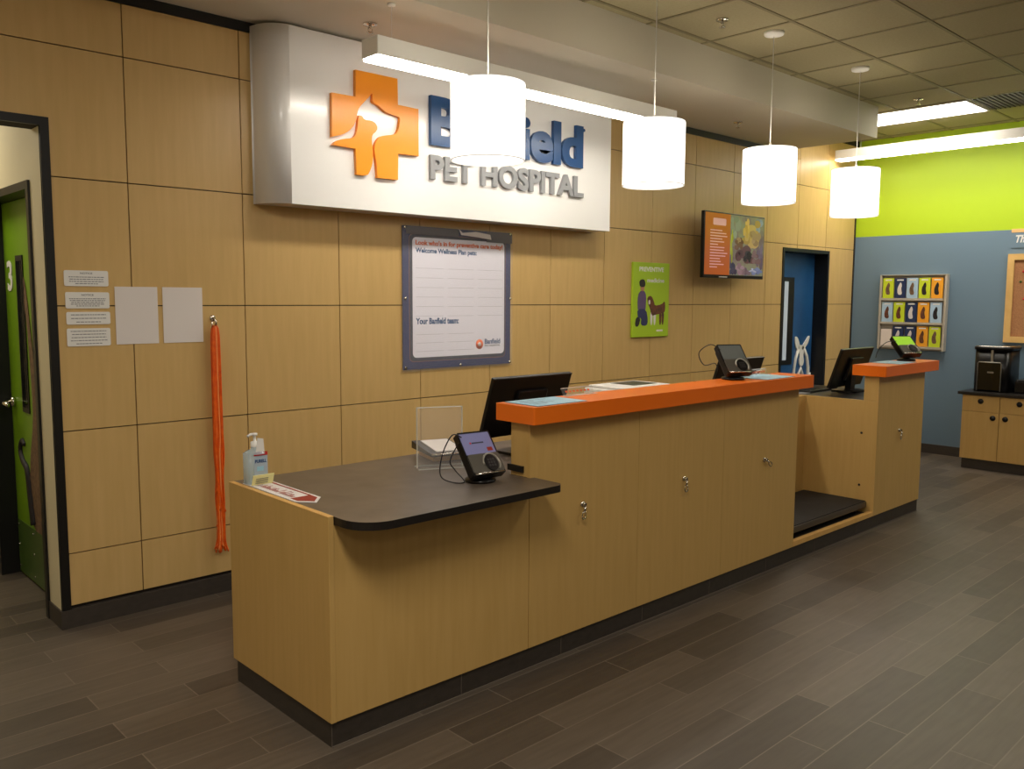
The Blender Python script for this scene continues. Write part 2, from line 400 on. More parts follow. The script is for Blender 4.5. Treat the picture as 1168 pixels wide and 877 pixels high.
P = [(.78, 1.70), (.77, 1.745), (.735, 1.74), (.70, 1.66), (.665, 1.5), (.63, 1.33), (.58, 1.15), (.54, 1.0), (.48, .9), (.40, .82), (.33, .6), (.33, .30), (.80, .30), (.82, .55), (.78, .75), (.71, .9), (.68, 1.02), (.69, 1.2), (.71, 1.42), (.74, 1.58), (.77, 1.63)]
k.prism(smooth_poly(P), 'x', DX-.0035, DX-.001, 'bodyfur')
k.tube(spline([(DX-.004, .76, .36), (DX-.004, .80, .52), (DX-.004, .84, .66), (DX-.004, .92, .70), (DX-.004, .97, .76), (DX-.004, .93, .82), (DX-.004, .88, .80)]), .022, 'hair', r2=.012)
k.build('animal_graphic', None, dr)
k = MB(); k.cyl((DX-.012, 1.06, 1.03), .028, .02, 'chrome', 'x'); k.tube([(DX-.02, 1.06, 1.03), (DX-.055, 1.06, 1.03), (DX-.065, 1.045, 1.03), (DX-.065, .94, 1.025)], .011, 'chrome', 10); k.build('door_handle', None, dr)
# blue door in the far opening
df = MB(); x0, x1, zt = 6.388, 7.372, 2.166
df.box((x0, -.008, 0), (x0+.035, .19, zt)); df.box((x1-.035, -.008, 0), (x1, .19, zt)); df.box((x0+.035, -.008, zt-.035), (x1-.035, .19, zt))
dr = struct('door_2', df, 'black')
DY = .145
box('door_leaf', (x0+.037, DY, .012), (x1-.037, DY+.042, zt-.037), 'dblue', dr)
k = MB(); k.box((6.56, DY-.006, .95), (6.905, DY+.001, 1.875), 'black'); k.box((6.70, DY-.01, 1.0), (6.775, DY-.003, 1.83), 'glowglass'); k.build('door_window', None, dr)
# white dog outline on the blue door
k = MB(); Y0 = DY-.006; cx = 7.11
def wl(pts, r=.014, r2=None): k.tube([(a, Y0, b2) for a, b2 in pts], r, 'whitep', 8, r2=r2)
k.prism(smooth_poly([(cx-.15, 1.25), (cx-.10, 1.235), (cx-.045, 1.15), (cx-.07, 1.10), (cx-.12, 1.11), (cx-.155, 1.19)]), 'y', Y0-.006, Y0+.004, 'whitep')
k.prism(smooth_poly([(cx+.16, 1.26), (cx+.155, 1.20), (cx+.08, 1.12), (cx+.0, 1.09), (cx+.0, 1.13), (cx+.07, 1.19)]), 'y', Y0-.006, Y0+.004, 'whitep')
k.prism(smooth_poly([(cx-.08, 1.15), (cx+.03, 1.15), (cx+.05, 1.08), (cx+.03, 1.04), (cx+.055, .97), (cx+.03, .92), (cx-.03, .92), (cx-.055, .97), (cx-.035, 1.04), (cx-.07, 1.08)]), 'y', Y0-.006, Y0+.004, 'whitep')
wl([(cx-.08, 1.10), (cx-.13, 1.0), (cx-.155, .86), (cx-.165, .66), (cx-.17, .45)], .018)
wl([(cx+.05, 1.10), (cx+.11, 1.03), (cx+.15, .90), (cx+.155, .74), (cx+.13, .45)], .020)
wl([(cx-.06, .45), (cx-.065, .70), (cx-.05, .84), (cx-.01, .90), (cx+.03, .84), (cx+.055, .70), (cx+.05, .45)], .016)
wl([(cx+.20, .84), (cx+.20, .6)], .012)
k.build('dog_graphic', None, dr)

# ------------------------------------------------------------------ sign above the counter
sg = thing('wall_sign', 'white curved sign box with orange cross logo and raised lettering', 'sign', (2.07, 0, 2.15))
SY = -.185; P = []
n = 10
for i in range(n+1):
    t = math.pi/2*i/n; P.append((.672+.135*(1-math.cos(t)), SY*math.sin(t)))
P += [(3.485, SY), (3.485, -.001), (.672, -.001)]
k = MB(); k.prism(P, 'z', 2.151, 3.10, 'signwhite', True); sb = k.build('sign_box', None, sg)
for f in sb.data.polygons:
    f.use_smooth = abs(f.normal.z) < .5 and f.normal.x < -.02 and f.normal.y < .01
A = [(1.05, 2.538), (1.052, 2.780), (1.208, 2.782), (1.210, 2.932), (1.502, 2.932), (1.504, 2.782), (1.656, 2.780), (1.656, 2.500), (1.504, 2.498), (1.500, 2.343), (1.351, 2.341), (1.353, 2.356), (1.347, 2.428), (1.333, 2.491), (1.335, 2.523), (1.348, 2.552), (1.368, 2.575), (1.393, 2.588), (1.484, 2.606), (1.506, 2.634), (1.515, 2.676), (1.52, 2.705), (1.51, 2.714), (1.42, 2.723), (1.39, 2.742), (1.361, 2.758), (1.322, 2.769), (1.325, 2.804), (1.323, 2.823), (1.298, 2.792), (1.259, 2.754), (1.23, 2.722), (1.219, 2.693), (1.212, 2.653), (1.196, 2.62), (1.163, 2.584), (1.116, 2.558)]
Bc = [(1.225, 2.682), (1.251, 2.682), (1.267, 2.660), (1.316, 2.664), (1.345, 2.652), (1.359, 2.626), (1.344, 2.604), (1.32, 2.585), (1.314, 2.552), (1.323, 2.489), (1.322, 2.433), (1.307, 2.383), (1.282, 2.345), (1.211, 2.346), (1.205, 2.491), (1.051, 2.494), (1.074, 2.518), (1.125, 2.536), (1.19, 2.548), (1.214, 2.579), (1.221, 2.627)]
k = MB(); k.prism(smooth_poly(A, 1, keep=(0, 1, 2, 3, 4, 5, 6, 7, 8, 9, 10)), 'y', SY-.026, SY-.002, 'logo_orange'); k.prism(smooth_poly(Bc, 1, keep=(13, 14, 15)), 'y', SY-.026, SY-.002, 'logo_orange'); k.build('cross_logo', None, sg)
k = MB(); text(k, 'Banfield', (1.752, SY-.001, 2.578), 1.395, .305, WALLB, 'navy', .026, .036, .97); text(k, '.', (3.150, SY-.001, 2.845), .022, .022, WALLB, 'navy', .02, .02); k.build('blue_lettering', None, sg)
k = MB(); text(k, 'PET HOSPITAL', (1.752, SY-.001, 2.372), 1.41, .152, WALLB, 'grey', .022, .035, 1.03); k.build('grey_lettering', None, sg)

# ------------------------------------------------------------------ counter
FY = -1.885; KY = -1.874
k = MB(); k.box((-.016, KY, 0), (5.25, KY+.02, .095)); k.box((-.016, KY+.02, 0), (.004, -1.12, .095)); k.box((5.23, KY+.02, 0), (5.25, -1.0, .095))
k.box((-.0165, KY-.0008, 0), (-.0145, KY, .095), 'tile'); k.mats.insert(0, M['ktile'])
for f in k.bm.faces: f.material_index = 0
i_ = k.mi('grout')
for q_ in [(-.0158, KY-.0012, 0), *[(.6*j, KY-.0012, 0) for j in range(1, 9)]]: k.box(q_, (q_[0]+.003, KY, .094), 'grout')
k.box((-.0165, KY-.006, 0), (5.25, KY, .003), 'grout')
tag(k.build('toe_kick'), 'dark tile toe kick running along the foot of the whole counter', 'toe kick')
lc = thing('low_counter', 'low maple reception counter under the black worktop with end panel', 'counter', (.48, -1.5, .095))
box('end_panel', (-.024, FY-.004, .097), (-.002, -1.10, .864), 'wood_c', lc, .0015)
box('edge_band', (-.0245, FY-.0045, .8642), (-.0015, -1.10, .8662), 'wood_edge', lc)
box('front_panel', (0, FY, .097), (.977, FY+.02, .832), 'wood_c', lc)
box('support_panel', (.958, FY+.022, .097), (.976, -1.12, .832), 'wood_c', lc)
def arc(cx, cy, r, a0, a1, n=8): return [(cx+r*math.cos(math.radians(a0+(a1-a0)*i/n)), cy+r*math.sin(math.radians(a0+(a1-a0)*i/n))) for i in range(n+1)]
P = [(0.0, -1.09), (0.0, -1.93)] + arc(.13, -1.94, .13, 180, 270) + arc(.965, -2.03, .04, 270, 360) + [(1.005, -1.888), (.979, -1.888), (.979, -1.765), (3.30, -1.765), (3.30, -1.09)]
k = MB(); k.prism(P, 'z', .834, .864, 'topedge', False)
for f in k.bm.faces:
    if f.normal.z > .5: f.material_index = k.mi('blacktop')
wt = k.build('worktop'); tag(wt, 'dark speckled low worktop with rounded front corners', 'worktop')
tcn = thing('tall_counter', 'tall maple counter front with three panels under the long orange ledge', 'counter', (2.14, -1.83, .097))
for a, b2 in ((.98, 1.737), (1.737, 2.488), (2.488, 3.304)): box('front_panel', (a+.001, FY, .097), (b2-.001, FY+.018, 1.104), 'wood_c', tcn)
k = MB(); k.box((.980, FY+.0182, .097), (3.304, FY+.11, .833)); k.box((.980, FY+.0182, .865), (3.304, FY+.118, 1.104)); k.build('core_frame', 'wood_c', tcn)
box('bracket', (.968, -1.850, .884), (.9795, -1.755, .911), 'black', tcn)
k = MB(); k.prism(rrect(.945, -1.945, 3.375, -1.70, .008, 3), 'z', 1.105, 1.180); lo = k.build('counter_ledge', 'orange'); tag(lo, 'long orange ledge capping the tall counter beside the low worktop', 'ledge')
# scale alcove and right station
rc = thing('scale_station_counter', 'far maple counter section with pet scale alcove and low side panel', 'counter', (4.3, -1.5, .095))
box('side_panel', (4.440, FY+.0, .097), (4.458, -.95, .925), 'wood_c', rc)
box('back_panel', (3.306, -1.335, .097), (4.439, -1.317, .925), 'wood_c', rc)
box('alcove_side', (3.285, -1.765, .097), (3.303, -1.12, .833), 'wood_c', rc)
k = MB(); k.box((3.306, FY, .097), (4.439, FY+.035, .128), 'wood_edge'); k.build('sill', None, rc)
box('alcove_floor', (3.306, FY+.036, .097), (4.439, -1.336, .115), 'groove', rc)
box('front_panel', (4.459, FY, .097), (5.245, FY+.018, 1.104), 'wood_c', rc)
k = MB(); k.box((4.440, FY+.0182, .926), (5.245, FY+.105, 1.104)); k.box((4.440, FY+.0, .926), (4.458, FY+.0181, 1.104)); k.box((4.459, FY+.0182, .097), (5.245, FY+.105, .895)); k.build('core_frame', 'wood_c', rc)
box('end_panel', (5.227, FY+.106, .097), (5.245, -.95, .894), 'wood_c', rc)
for gz in (.69, .31): k = MB(); k.cyl((4.438, -1.775, gz), .008, .005, 'black', 'x', 12); k.build('cable_grommet', None, rc)
k = MB(); k.box((4.459, FY+.107, .896), (5.245, -.95, .924), 'topedge'); 
w2 = k.build('worktop'); tag(w2, 'small dark worktop behind the far counter holding a monitor and keyboard', 'worktop')
k = MB(); k.prism(rrect(4.405, -1.945, 5.36, -1.70, .008, 3), 'z', 1.105, 1.180); lo = k.build('counter_ledge', 'orange'); tag(lo, 'short orange ledge on the far counter in front of the brochure rack', 'ledge')
# pet scale
sc = thing('pet_scale', 'low black platform scale sitting in the counter alcove', 'scale', (3.88, -1.6, .116))
k = MB(); k.box((3.35, -1.842, .158), (4.425, -1.352, .199), 'steel', .004); k.build('scale_frame', None, sc)
k = MB(); k.box((3.356, -1.836, .1995), (4.42, -1.358, .206), 'rubber', .002); k.build('rubber_mat', None, sc)
for a in (3.42, 4.34):
    for b2 in (-1.78, -1.42): k = MB(); k.cyl((a, b2, .137), .025, .042, 'black'); k.build('foot', None, sc)

# leash hooks on the counter front
def hook(x, z, tilt, label, first=None):
    t = thing('leash_hook', label, 'hook', (x, FY, z), 'leash hooks on the counter front')
    k = MB(); k.cyl((0, -.0035, .03), .013, .008, 'chrome', 'y', 16); k.cyl((0, -.012, .03), .006, .016, 'chrome', 'y', 12); k.build('mount', None, t, False)
    R = Matrix.Rotation(tilt, 3, 'Y')
    k = MB(); 
    def q(a, b2, y=-.02): v = R @ Vector((a, 0, b2)); return (v.x, y, v.z+.03)
    k.tube([q(-.004, .008), q(.006, .006), q(.008, -.006), q(0, -.012), q(-.008, -.006), q(-.006, .006)], .003, 'chrome', 6, True)
    k.tube([q(0, -.012), q(0, -.03)], .0055, 'chrome', 8)
    k.tube([q(0, -.03), q(-.012, -.036), q(-.014, -.056), q(-.006, -.068), q(.006, -.066), q(.011, -.054)], .0035, 'chrome', 7)
    k.tube([q(.004, -.03), q(.011, -.054)], .0025, 'chrome', 6)
    k.build('snap_clip', None, t, False)
hook(1.322, .665, .12, 'chrome leash hook on the tall counter panel nearest the low worktop')
hook(2.118, .672, .0, 'chrome leash hook on the middle panel of the tall counter')
hook(2.918, .672, -1.0, 'chrome leash hook with clip sticking out sideways beside the scale alcove')
hook(4.815, .655, .0, 'chrome leash hook on the far counter panel past the scale')

# ------------------------------------------------------------------ things on the counter
# hand sanitizer pump bottle
sx, sy = .052, -1.19
t = thing('sanitizer_bottle', 'clear hand sanitizer pump bottle with red banded label', 'bottle', (sx, sy, .868))
k = MB(); P = rrect(sx-.046, sy-.03, sx+.046, sy+.03, .018, 4)
vs = k.prism(P, 'z', .868, .995, 'gel', True)
k.lathe([(.045, 0), (.040, .008), (.018, .018), (.015, .03)], (sx, sy, .992), 20, 'gel'); k.build('bottle_body', None, t)
k = MB(); k.lathe([(.017, 0), (.017, .02), (.010, .022), (.006, .024), (.006, .045), (.012, .046), (.012, .056), (0, .058)], (sx, sy, 1.02), 16, 'whitep'); k.tube([(sx, sy, 1.072), (sx-.02, sy-.008, 1.074), (sx-.038, sy-.015, 1.068)], .0055, 'whitep', 8)
k.prism([(sx-.012, 1.0), (sx+.026, 1.0), (sx+.022, 1.055), (sx-.004, 1.06)], 'y', sy-.034, sy-.032, 'whitep'); k.build('pump', None, t)
k = MB(); k.box((sx-.020, sy-.0325, .985), (sx+.040, sy-.0305, 1.0), 'red'); k.box((sx-.020, sy-.0320, .90), (sx+.040, sy-.0305, .984), mat('label_film', srgb(190, 205, 222), .3, alpha=.75))
text(k, 'PURELL', (sx-.016, sy-.0325, .955), .05, .014, WALLB, 'navy', .001, .03); k.box((sx-.008, sy-.0325, .92), (sx+.022, sy-.0318, .94), 'paleblue'); k.build('label', None, t)
# strip sign on worktop with note
t = thing('counter_strip_sign', 'white strip sign with maroon tip lying on the low worktop', 'sign', (.06, -1.4, .8645))
k = MB(); k.prism([(-.0+.006, -1.165), (.118, -1.165), (.118, -1.60), (.062, -1.665), (.006, -1.60)], 'z', .8645, .8665, 'white')
k.build('sheet', None, t)
k = MB(); k.prism([(.018, -1.545), (.105, -1.545), (.105, -1.598), (.062, -1.648), (.018, -1.598)], 'z', .8667, .8673, 'maroon')
k.box((.098, -1.545, .8667), (.108, -1.2, .8672), 'maroon')
for i in range(26):
    y = -1.53+.011*i
    if random.random() < .85: k.box((.03, y, .8667), (.04+random.random()*.045, y+.006, .8671), 'maroon')
k.build('print', None, t)
k = MB(); k.box((.006, -1.256, .868), (.100, -1.254, .914), 'yellow', rot=Matrix.Rotation(.35, 3, 'X'))
for i in range(4): k.box((.02, -1.2575, .876+.007*i), (.075, -1.2565, .8775+.007*i), 'ink', rot=Matrix.Rotation(.35, 3, 'X'), piv=(.05, -1.255, .888))
tag(k.build('sticky_note'), 'small yellow note leaning on the sanitizer bottle', 'note')
# payment terminals: tilted body on round foot
def terminal(x, y, z, rz, scr, label, h=.212, tilt=40):
    t = thing('card_terminal', label, 'card terminal', (x, y, z), 'card terminals on the counters', rz)
    k = MB(); k.lathe([(0, 0), (.066, 0), (.068, .006), (.064, .014), (.03, .02), (.024, .03), (0, .03)], (0, 0, 0), 32, 'plastic'); k.build('foot', None, t, False)
    R = Matrix.Rotation(-math.radians(tilt), 3, 'X')     # local slab: x width, z length, front faces -y
    piv = Vector((0, -.072, .040 if tilt < 45 else .055))
    def place(mb):
        for v in mb.bm.verts: v.co = R @ v.co + piv
    k = MB(); k.tube([(0, .0, .02), (0, .012, .06), (0, .02, .10)], .02, 'plastic', 12); k.build('neck', None, t, False)
    k = MB(); P = rrect(-.083, 0, .083, h, .007, 3)
    k.prism(P, 'y', -.004, .030, 'plastic'); P = rrect(-.070, .015, .070, h-.015, .012, 4); k.prism(P, 'y', .030, .052, 'plastic2'); place(k); bd = k.build('housing', None, t, False)
    k = MB(); k.prism(rrect(-.076, h*.47, .074, h*.955, .003, 3), 'y', -.0065, -.0035, scr)
    if scr == 'scr_lilac':
        k.box((-.03, -.0072, h*.71), (.03, -.0066, h*.74), 'darkink'); k.box((-.04, -.0072, h*.705), (-.033, -.0066, h*.745), 'red'); k.box((.035, -.0072, h*.515), (.062, -.0066, h*.60), 'maroon')
    place(k); k.build('screen', None, t, False)
    k = MB(); k.prism(rrect(-.078, .008, .078, h*.46, .01, 4), 'y', -.012, -.0035, 'silver'); place(k); k.build('reader_plate', None, t, False)
    k = MB(); k.tube([(.024+.040*math.cos(a), -.0135, .048+.044*math.sin(a)) for a in [math.pi*(-.25+1.3*i/14) for i in range(15)]], .0045, 'brushed', 8); P = [( .022+.034*math.cos(a)*(.9), .048+.040*math.sin(a)) for a in [2*math.pi*i/20 for i in range(20)]]
    k.prism(P, 'y', -.017, -.0115, 'plastic')
    for i in range(3):
        for j in range(3): k.box((.004+.013*i, -.0185, .030+.014*j), (.013+.013*i, -.0172, .039+.014*j), 'plastic2')
    place(k); k.build('keypad', None, t, False)
    k = MB(); k.tube([(-.075, -.010, .004), (.07, -.010, .004)], .004, 'chrome', 8); place(k); k.build('trim_bar', None, t, False)
    k = MB(); k.tube(CAB, .0028, 'wire', 6); k.build('cable', None, t, False)
    return t
CAB = spline([(-.075, .03, .19), (-.11, .05, .20), (-.145, .07, .12), (-.15, .08, .03), (-.13, .03, .006), (-.08, .0, .005), (-.10, .04, .05), (-.12, .05, .09), (-.09, .045, .15), (-.078, .03, .17)])
terminal(.782, -1.785, .8645, -.12, 'scr_lilac', 'black card terminal with lilac screen on the low worktop')
CAB = spline([(-.07, .03, .17), (-.12, .06, .20), (-.17, .10, .15), (-.14, .09, .08), (-.09, .05, .09), (-.08, .04, .04)])
terminal(2.735, -1.775, 1.1805, -.4, 'scr_grey', 'black card terminal with dim grey screen on the long orange ledge', .205)
CAB = spline([(-.07, .03, .15), (-.14, .05, .14), (-.2, .06, .08), (-.22, .06, .02)])
terminal(5.09, -1.80, 1.1805, -.55, 'scr_green', 'black card terminal with green screen on the short orange ledge', .20, 50)
# flyers
def flyer(x0, y0, x1, y1, ang, label):
    cx, cy = (x0+x1)/2, (y0+y1)/2
    k = MB(); k.box((x0-cx, y0-cy, 0), (x1-cx, y1-cy, .0025), 'paleblue'); k.box((x0-cx-.003, y0-cy-.003, -.0003), (x1-cx+.003, y1-cy+.003, 0.0005), 'plastic2')
    for i in range(5): k.box((x0-cx+.03, y1-cy-.04-.028*i, .0026), (x0-cx+.10+random.random()*.12, y1-cy-.035-.028*i, .0028), 'mist')
    o = k.build('blue_flyer'); o.location = (cx, cy, 1.1808); o.rotation_euler.z = ang
    tag(o, label, 'flyer', 'blue flyers on the orange ledges')
flyer(.985, -1.925, 1.30, -1.72, 0, 'pale blue flyer lying on the orange ledge corner above the low worktop')
flyer(2.85, -1.925, 3.17, -1.71, 0, 'pale blue flyer on the long orange ledge at its far end')
flyer(4.70, -1.915, 4.99, -1.71, 0, 'pale blue flyer on the short orange ledge by the green screen terminal')
# monitors seen from behind
def monitor(x, y, z0, w, label, zt, ang=.32):
    t = thing('computer_monitor', label, 'monitor', (x, y, z0), 'computer monitors')
    zt -= z0; h = .32
    R = Matrix.Rotation(ang, 3, 'X')   # top leans toward -y
    ctr = Vector((0, -.0, 0)); top = Vector((0, -.05, zt))
    def place(mb):
        for v in mb.bm.verts: v.co = R @ v.co + top
    k = MB(); k.box((-w/2, -.012, -h), (w/2, .012, 0), 'plastic', .005); k.box((-w/2, -.0125, -.006), (w/2, -.0118, .0), 'plastic2'); place(k); k.build('casing', None, t, False)
    k = MB(); k.box((-w/2+.012, .012, -h+.02), (w/2-.012, .0135, -.012), 'darkglass'); place(k); k.build('screen', None, t, False)
    k = MB(); k.box((-.10, -.034, -h+.06), (.10, -.011, -.07), 'plastic', .008); place(k); k.build('rear_cover', None, t, False)
    k = MB(); k.prism([(-.02, .0), (.03, .0), (-.02+.03, zt-.16), (-.06+.03, zt-.13)], 'x', -.035, .035, 'plastic'); k.build('stand', None, t, False)
    k = MB(); k.prism(rrect(-.12, -.09, .12, .11, .04, 4), 'z', 0, .014, 'plastic'); k.build('base', None, t, False)
monitor(1.40, -1.43, .8645, .545, 'black monitor back rising behind the orange ledge by the low worktop', 1.262)
monitor(3.16, -1.52, .8645, .50, 'black monitor back behind the card terminal on the long orange ledge', 1.275)
monitor(4.96, -1.43, .9245, .54, 'black monitor on the small far worktop beside the keyboard', 1.268)
k = MB(); k.box((4.60, -1.29, .9245), (5.04, -1.15, .942), 'plastic2', .003)
for i in range(14):
    for j in range(4): k.box((4.615+.030*i, -1.278+.029*j, .942), (4.615+.030*i+.024, -1.278+.029*j+.023, .946), 'plastic')
tag(k.build('keyboard'), 'black keyboard on the small far worktop', 'keyboard')
k = MB(); k.box((4.48, -1.30, .9245), (4.585, -1.16, .928), 'ink'); tag(k.build('mouse_pad'), 'grey pad at the open side of the small far worktop', 'pad')
# printer with white top behind the long ledge
t = thing('printer', 'white printer behind the long orange ledge, only its top showing', 'printer', (2.38, -1.3, .8645))
k = MB(); k.box((2.14, -1.47, .8645), (2.60, -1.15, 1.125), 'whitep', .012); k.build('body', None, t)
k = MB(); k.box((2.16, -1.45, 1.1255), (2.58, -1.17, 1.140), 'whitep', .005); k.build('lid', None, t)
k = MB(); k.box((2.32, -1.38, 1.1402), (2.54, -1.20, 1.1416), 'plastic2'); k.build('control_panel', None, t)
# clear holders leaning on the ledge back
def holder(x, label):
    k = MB(); R = Matrix.Rotation(-.5, 3, 'X')
    k.box((x-.11, -1.725, 1.1805), (x+.11, -1.722, 1.22), 'acrylic', rot=R, piv=(x, -1.723, 1.1805))
    k.box((x-.11, -1.7255, 1.217), (x+.11, -1.7215, 1.2205), 'acryl_edge', rot=R, piv=(x, -1.723, 1.1805))
    k.box((x-.11, -1.745, 1.1802), (x+.11, -1.715, 1.182), 'acryl_edge')
    for i in range(7): k.box((x-.09+.026*i, -1.7262, 1.195), (x-.075+.026*i, -1.7256, 1.205), 'redink', rot=R, piv=(x, -1.723, 1.1805))
    tag(k.build('acrylic_holder'), label, 'holder', 'small clear holders on the long ledge')
holder(1.47, 'small clear acrylic holder with red lettering on the ledge behind the first blue flyer')
holder(3.10, 'small clear acrylic holder with red lettering on the ledge end by the dim terminal')
# acrylic sign holder on low worktop
t = thing('acrylic_sign_holder', 'empty upright clear acrylic sign holder on the low worktop', 'sign holder', (.742, -1.392, .8645), None, -.42)
k = MB(); k.box((0, -.002, 0), (.216, .002, .28), 'acrylic'); k.box((0, .010, 0), (.216, .013, .28), 'acrylic'); k.build('panes', None, t, False)
k = MB()
for a, b2 in (((0, -.002, 0), (.003, .013, .28)), ((.213, -.002, 0), (.216, .013, .28)), ((0, -.002, .277), (.216, .013, .28)), ((-.002, -.045, 0), (.25, -.040, .004)), ((-.002, .04, 0), (.25, .045, .004))): k.box(a, b2, 'acryl_edge')
k.box((0, -.045, 0), (.24, .045, .0025), 'acrylic'); k.build('edges', None, t, False)
# signature pad on wooden riser
k = MB(); k.box((-.075, -.10, 0), (.085, .10, .035), 'wood_edge', .002); o = k.build('wooden_riser'); o.location = (1.0, -1.24, .8645); o.rotation_euler.z = -.3
tag(o, 'small maple riser under the pad device on the low worktop', 'riser')
t = thing('desk_pad_device', 'black desk device holding a white sheet, behind the clear sign holder', 'device', (.98, -1.26, .900), None, -.3)
k = MB(); k.prism([(-.14, 0), (.14, 0), (.14, .035), (-.14, .012)], 'x', -.095, .095, 'plastic'); k.build('body', None, t, False)
def sl(y): return .012+(y+.14)/.28*.023
k = MB(); k.prism([(-.11, sl(-.11)), (.11, sl(.11)), (.11, sl(.11)+.006), (-.11, sl(-.11)+.006)], 'x', -.06, .08, 'white'); k.build('paper', None, t, False)
k = MB(); k.tube([(-.095, -.142, .010), (.095, -.142, .010)], .005, 'chrome', 8); k.build('trim_bar', None, t, False)

# ------------------------------------------------------------------ wall things
# big framed welcome poster
t = thing('welcome_poster', 'large white welcome chart with dark blue border under clear plastic', 'poster', (2.16, -.002, 1.64))
x0, x1, z0, z1 = 1.675, 2.615, 1.176, 2.098
box('backing', (x0, -.012, z0), (x1, -.002, z1), 'mist', t)
k = MB(); k.prism(rrect(x0+.048, z0+.048, x1-.048, z1-.048, .035), 'y', -.0128, -.0122, mat('border_brown', srgb(128, 84, 84), .5)); k.prism(rrect(x0+.052, z0+.052, x1-.052, z1-.052, .033), 'y', -.0134, -.0124, 'darkink'); k.build('border_line', None, t)
k = MB(); k.prism(rrect(x0+.075, z0+.075, x1-.062, z1-.070, .03), 'y', -.0145, -.0136, mat('chart_white', srgb(236, 234, 248), .45)); k.build('sheet', None, t)
k = MB(); YP = -.0146
text(k, "Look who's in for preventive care today!", (x0+.10, YP, z1-.128), .76, .042, WALLB, 'redink', .0006, .035)
text(k, "Welcome Wellness Plan pets:", (x0+.10, YP, z1-.178), .52, .042, WALLB, 'navy', .0006, .035)
text(k, "Your Banfield team:", (x0+.10, YP, 1.468), .36, .042, WALLB, 'navy', .0006, .035)
text(k, "Banfield", (2.37, YP, 1.322), .145, .036, WALLB, 'navy', .0006, .02); text(k, "PET HOSPITAL", (2.37, YP, 1.305), .145, .011, WALLB, 'ink', .0006, .02)
k.cyl((2.322, YP, 1.322), .034, .0012, 'redink', 'y', 20); k.cyl((2.322, YP-.0008, 1.322), .014, .0012, 'white', 'y', 12)
for c in range(3):
    for r in range(6): k.box((x0+.10+.265*c, YP-.0003, 1.83-.062*r), (x0+.33+.265*c, YP, 1.832-.062*r), 'faint')
for c in range(2):
    for r in range(3): k.box((x0+.10+.265*c, YP-.0003, 1.40-.055*r), (x0+.33+.265*c, YP, 1.402-.055*r), 'faint')
k.build('print', None, t)
k = MB(); k.box((x0-.012, -.021, z0-.012), (x1+.012, -.0175, z1+.012), mat('thin_clear_sheet', (1, 1, 1), .06, alpha=.05))
k.build('clear_cover', None, t)
for a, b2 in [(a, b2) for a in (x0+.012, x1-.012) for b2 in (z0+.012, (z0+z1)/2, z1-.012)]+[((x0+x1)/2, z0+.012)]:
    k = MB(); k.cyl((a, -.0235, b2), .009, .006, 'chrome', 'y', 12); k.build('standoff', None, t)
k = MB(); k.box((x0+.02, -.0222, z1-.052), (2.13, -.0212, z1-.004), 'rackg'); k.box((2.38, -.0222, z1-.075), (x1+.004, -.0212, z1-.004), 'rackg'); k.prism([(2.13, 2.098), (2.15, 2.06), (2.30, 2.052), (2.42, 2.042), (2.41, 2.075), (2.28, 2.088), (2.16, 2.075)], 'y', -.026, -.0215, 'white'); k.build('torn_strip', None, t)
# green poster
t = thing('wall_poster', 'narrow lime green poster of a kneeling figure with a dog', 'poster', (4.24, -.002, 1.32))
x0, x1, z0, z1 = 3.985, 4.475, 1.322, 1.942; w_ = x1-x0; h_ = z1-z0
box('board', (x0, -.022, z0), (x1, -.002, z1), 'pgreen', t, .002)
def U(a, b2): return (x0+a*w_, z1-b2*h_)
def dec(kb, pts, m, d=0): kb.prism(smooth_poly([U(*p) for p in pts]), 'y', -.0240-d, -.0222, m)
k = MB(); text(k, 'PREVENTIVE', (U(.16, .12)[0], -.0222, U(.16, .12)[1]), .33, .038, WALLB, 'whitep', .001, .03); text(k, 'medicine', (U(.38, .265)[0], -.0222, U(.38, .265)[1]), .23, .036, WALLB, 'whitep', .001, .03)
for i in range(3): k.box((U(.42, 0)[0], -.023, U(0, .31+.03*i)[1]), (U(.86, 0)[0], -.0222, U(0, .305+.03*i)[1]), 'lime')
k.box((U(.66, 0)[0], -.023, U(0, .93)[1]), (U(.84, 0)[0], -.0222, U(0, .905)[1]), 'whitep'); k.build('lettering', None, t)
k = MB()
dec(k, [(.16, .24), (.28, .22), (.33, .27), (.31, .33), (.18, .33)], 'hair', .0006); dec(k, [(.19, .28), (.30, .28), (.31, .36), (.26, .40), (.20, .37)], 'skin')
dec(k, [(.16, .39), (.30, .37), (.36, .45), (.35, .60), (.33, .66), (.14, .66), (.12, .50)], 'purple'); dec(k, [(.12, .62), (.36, .62), (.42, .78), (.38, .85), (.22, .84), (.24, .74), (.14, .74)], 'jean', .0003)
dec(k, [(.10, .72), (.22, .74), (.16, .86), (.06, .85)], 'hair'); k.build('kneeling_figure', None, t)
k = MB()
dec(k, [(.39, .46), (.50, .44), (.58, .53), (.60, .58), (.80, .56), (.88, .51), (.90, .60), (.88, .68), (.62, .70), (.52, .72), (.46, .60), (.40, .54)], 'brown')
for a in (.51, .60, .83, .76): dec(k, [(a-.03, .66), (a+.04, .66), (a+.025, .84), (a-.02, .84)], 'white' if a < .7 else 'brown', -.0003)
dec(k, [(.42, .50), (.47, .50), (.47, .56), (.42, .56)], 'white', .0004); k.build('dog_figure', None, t)
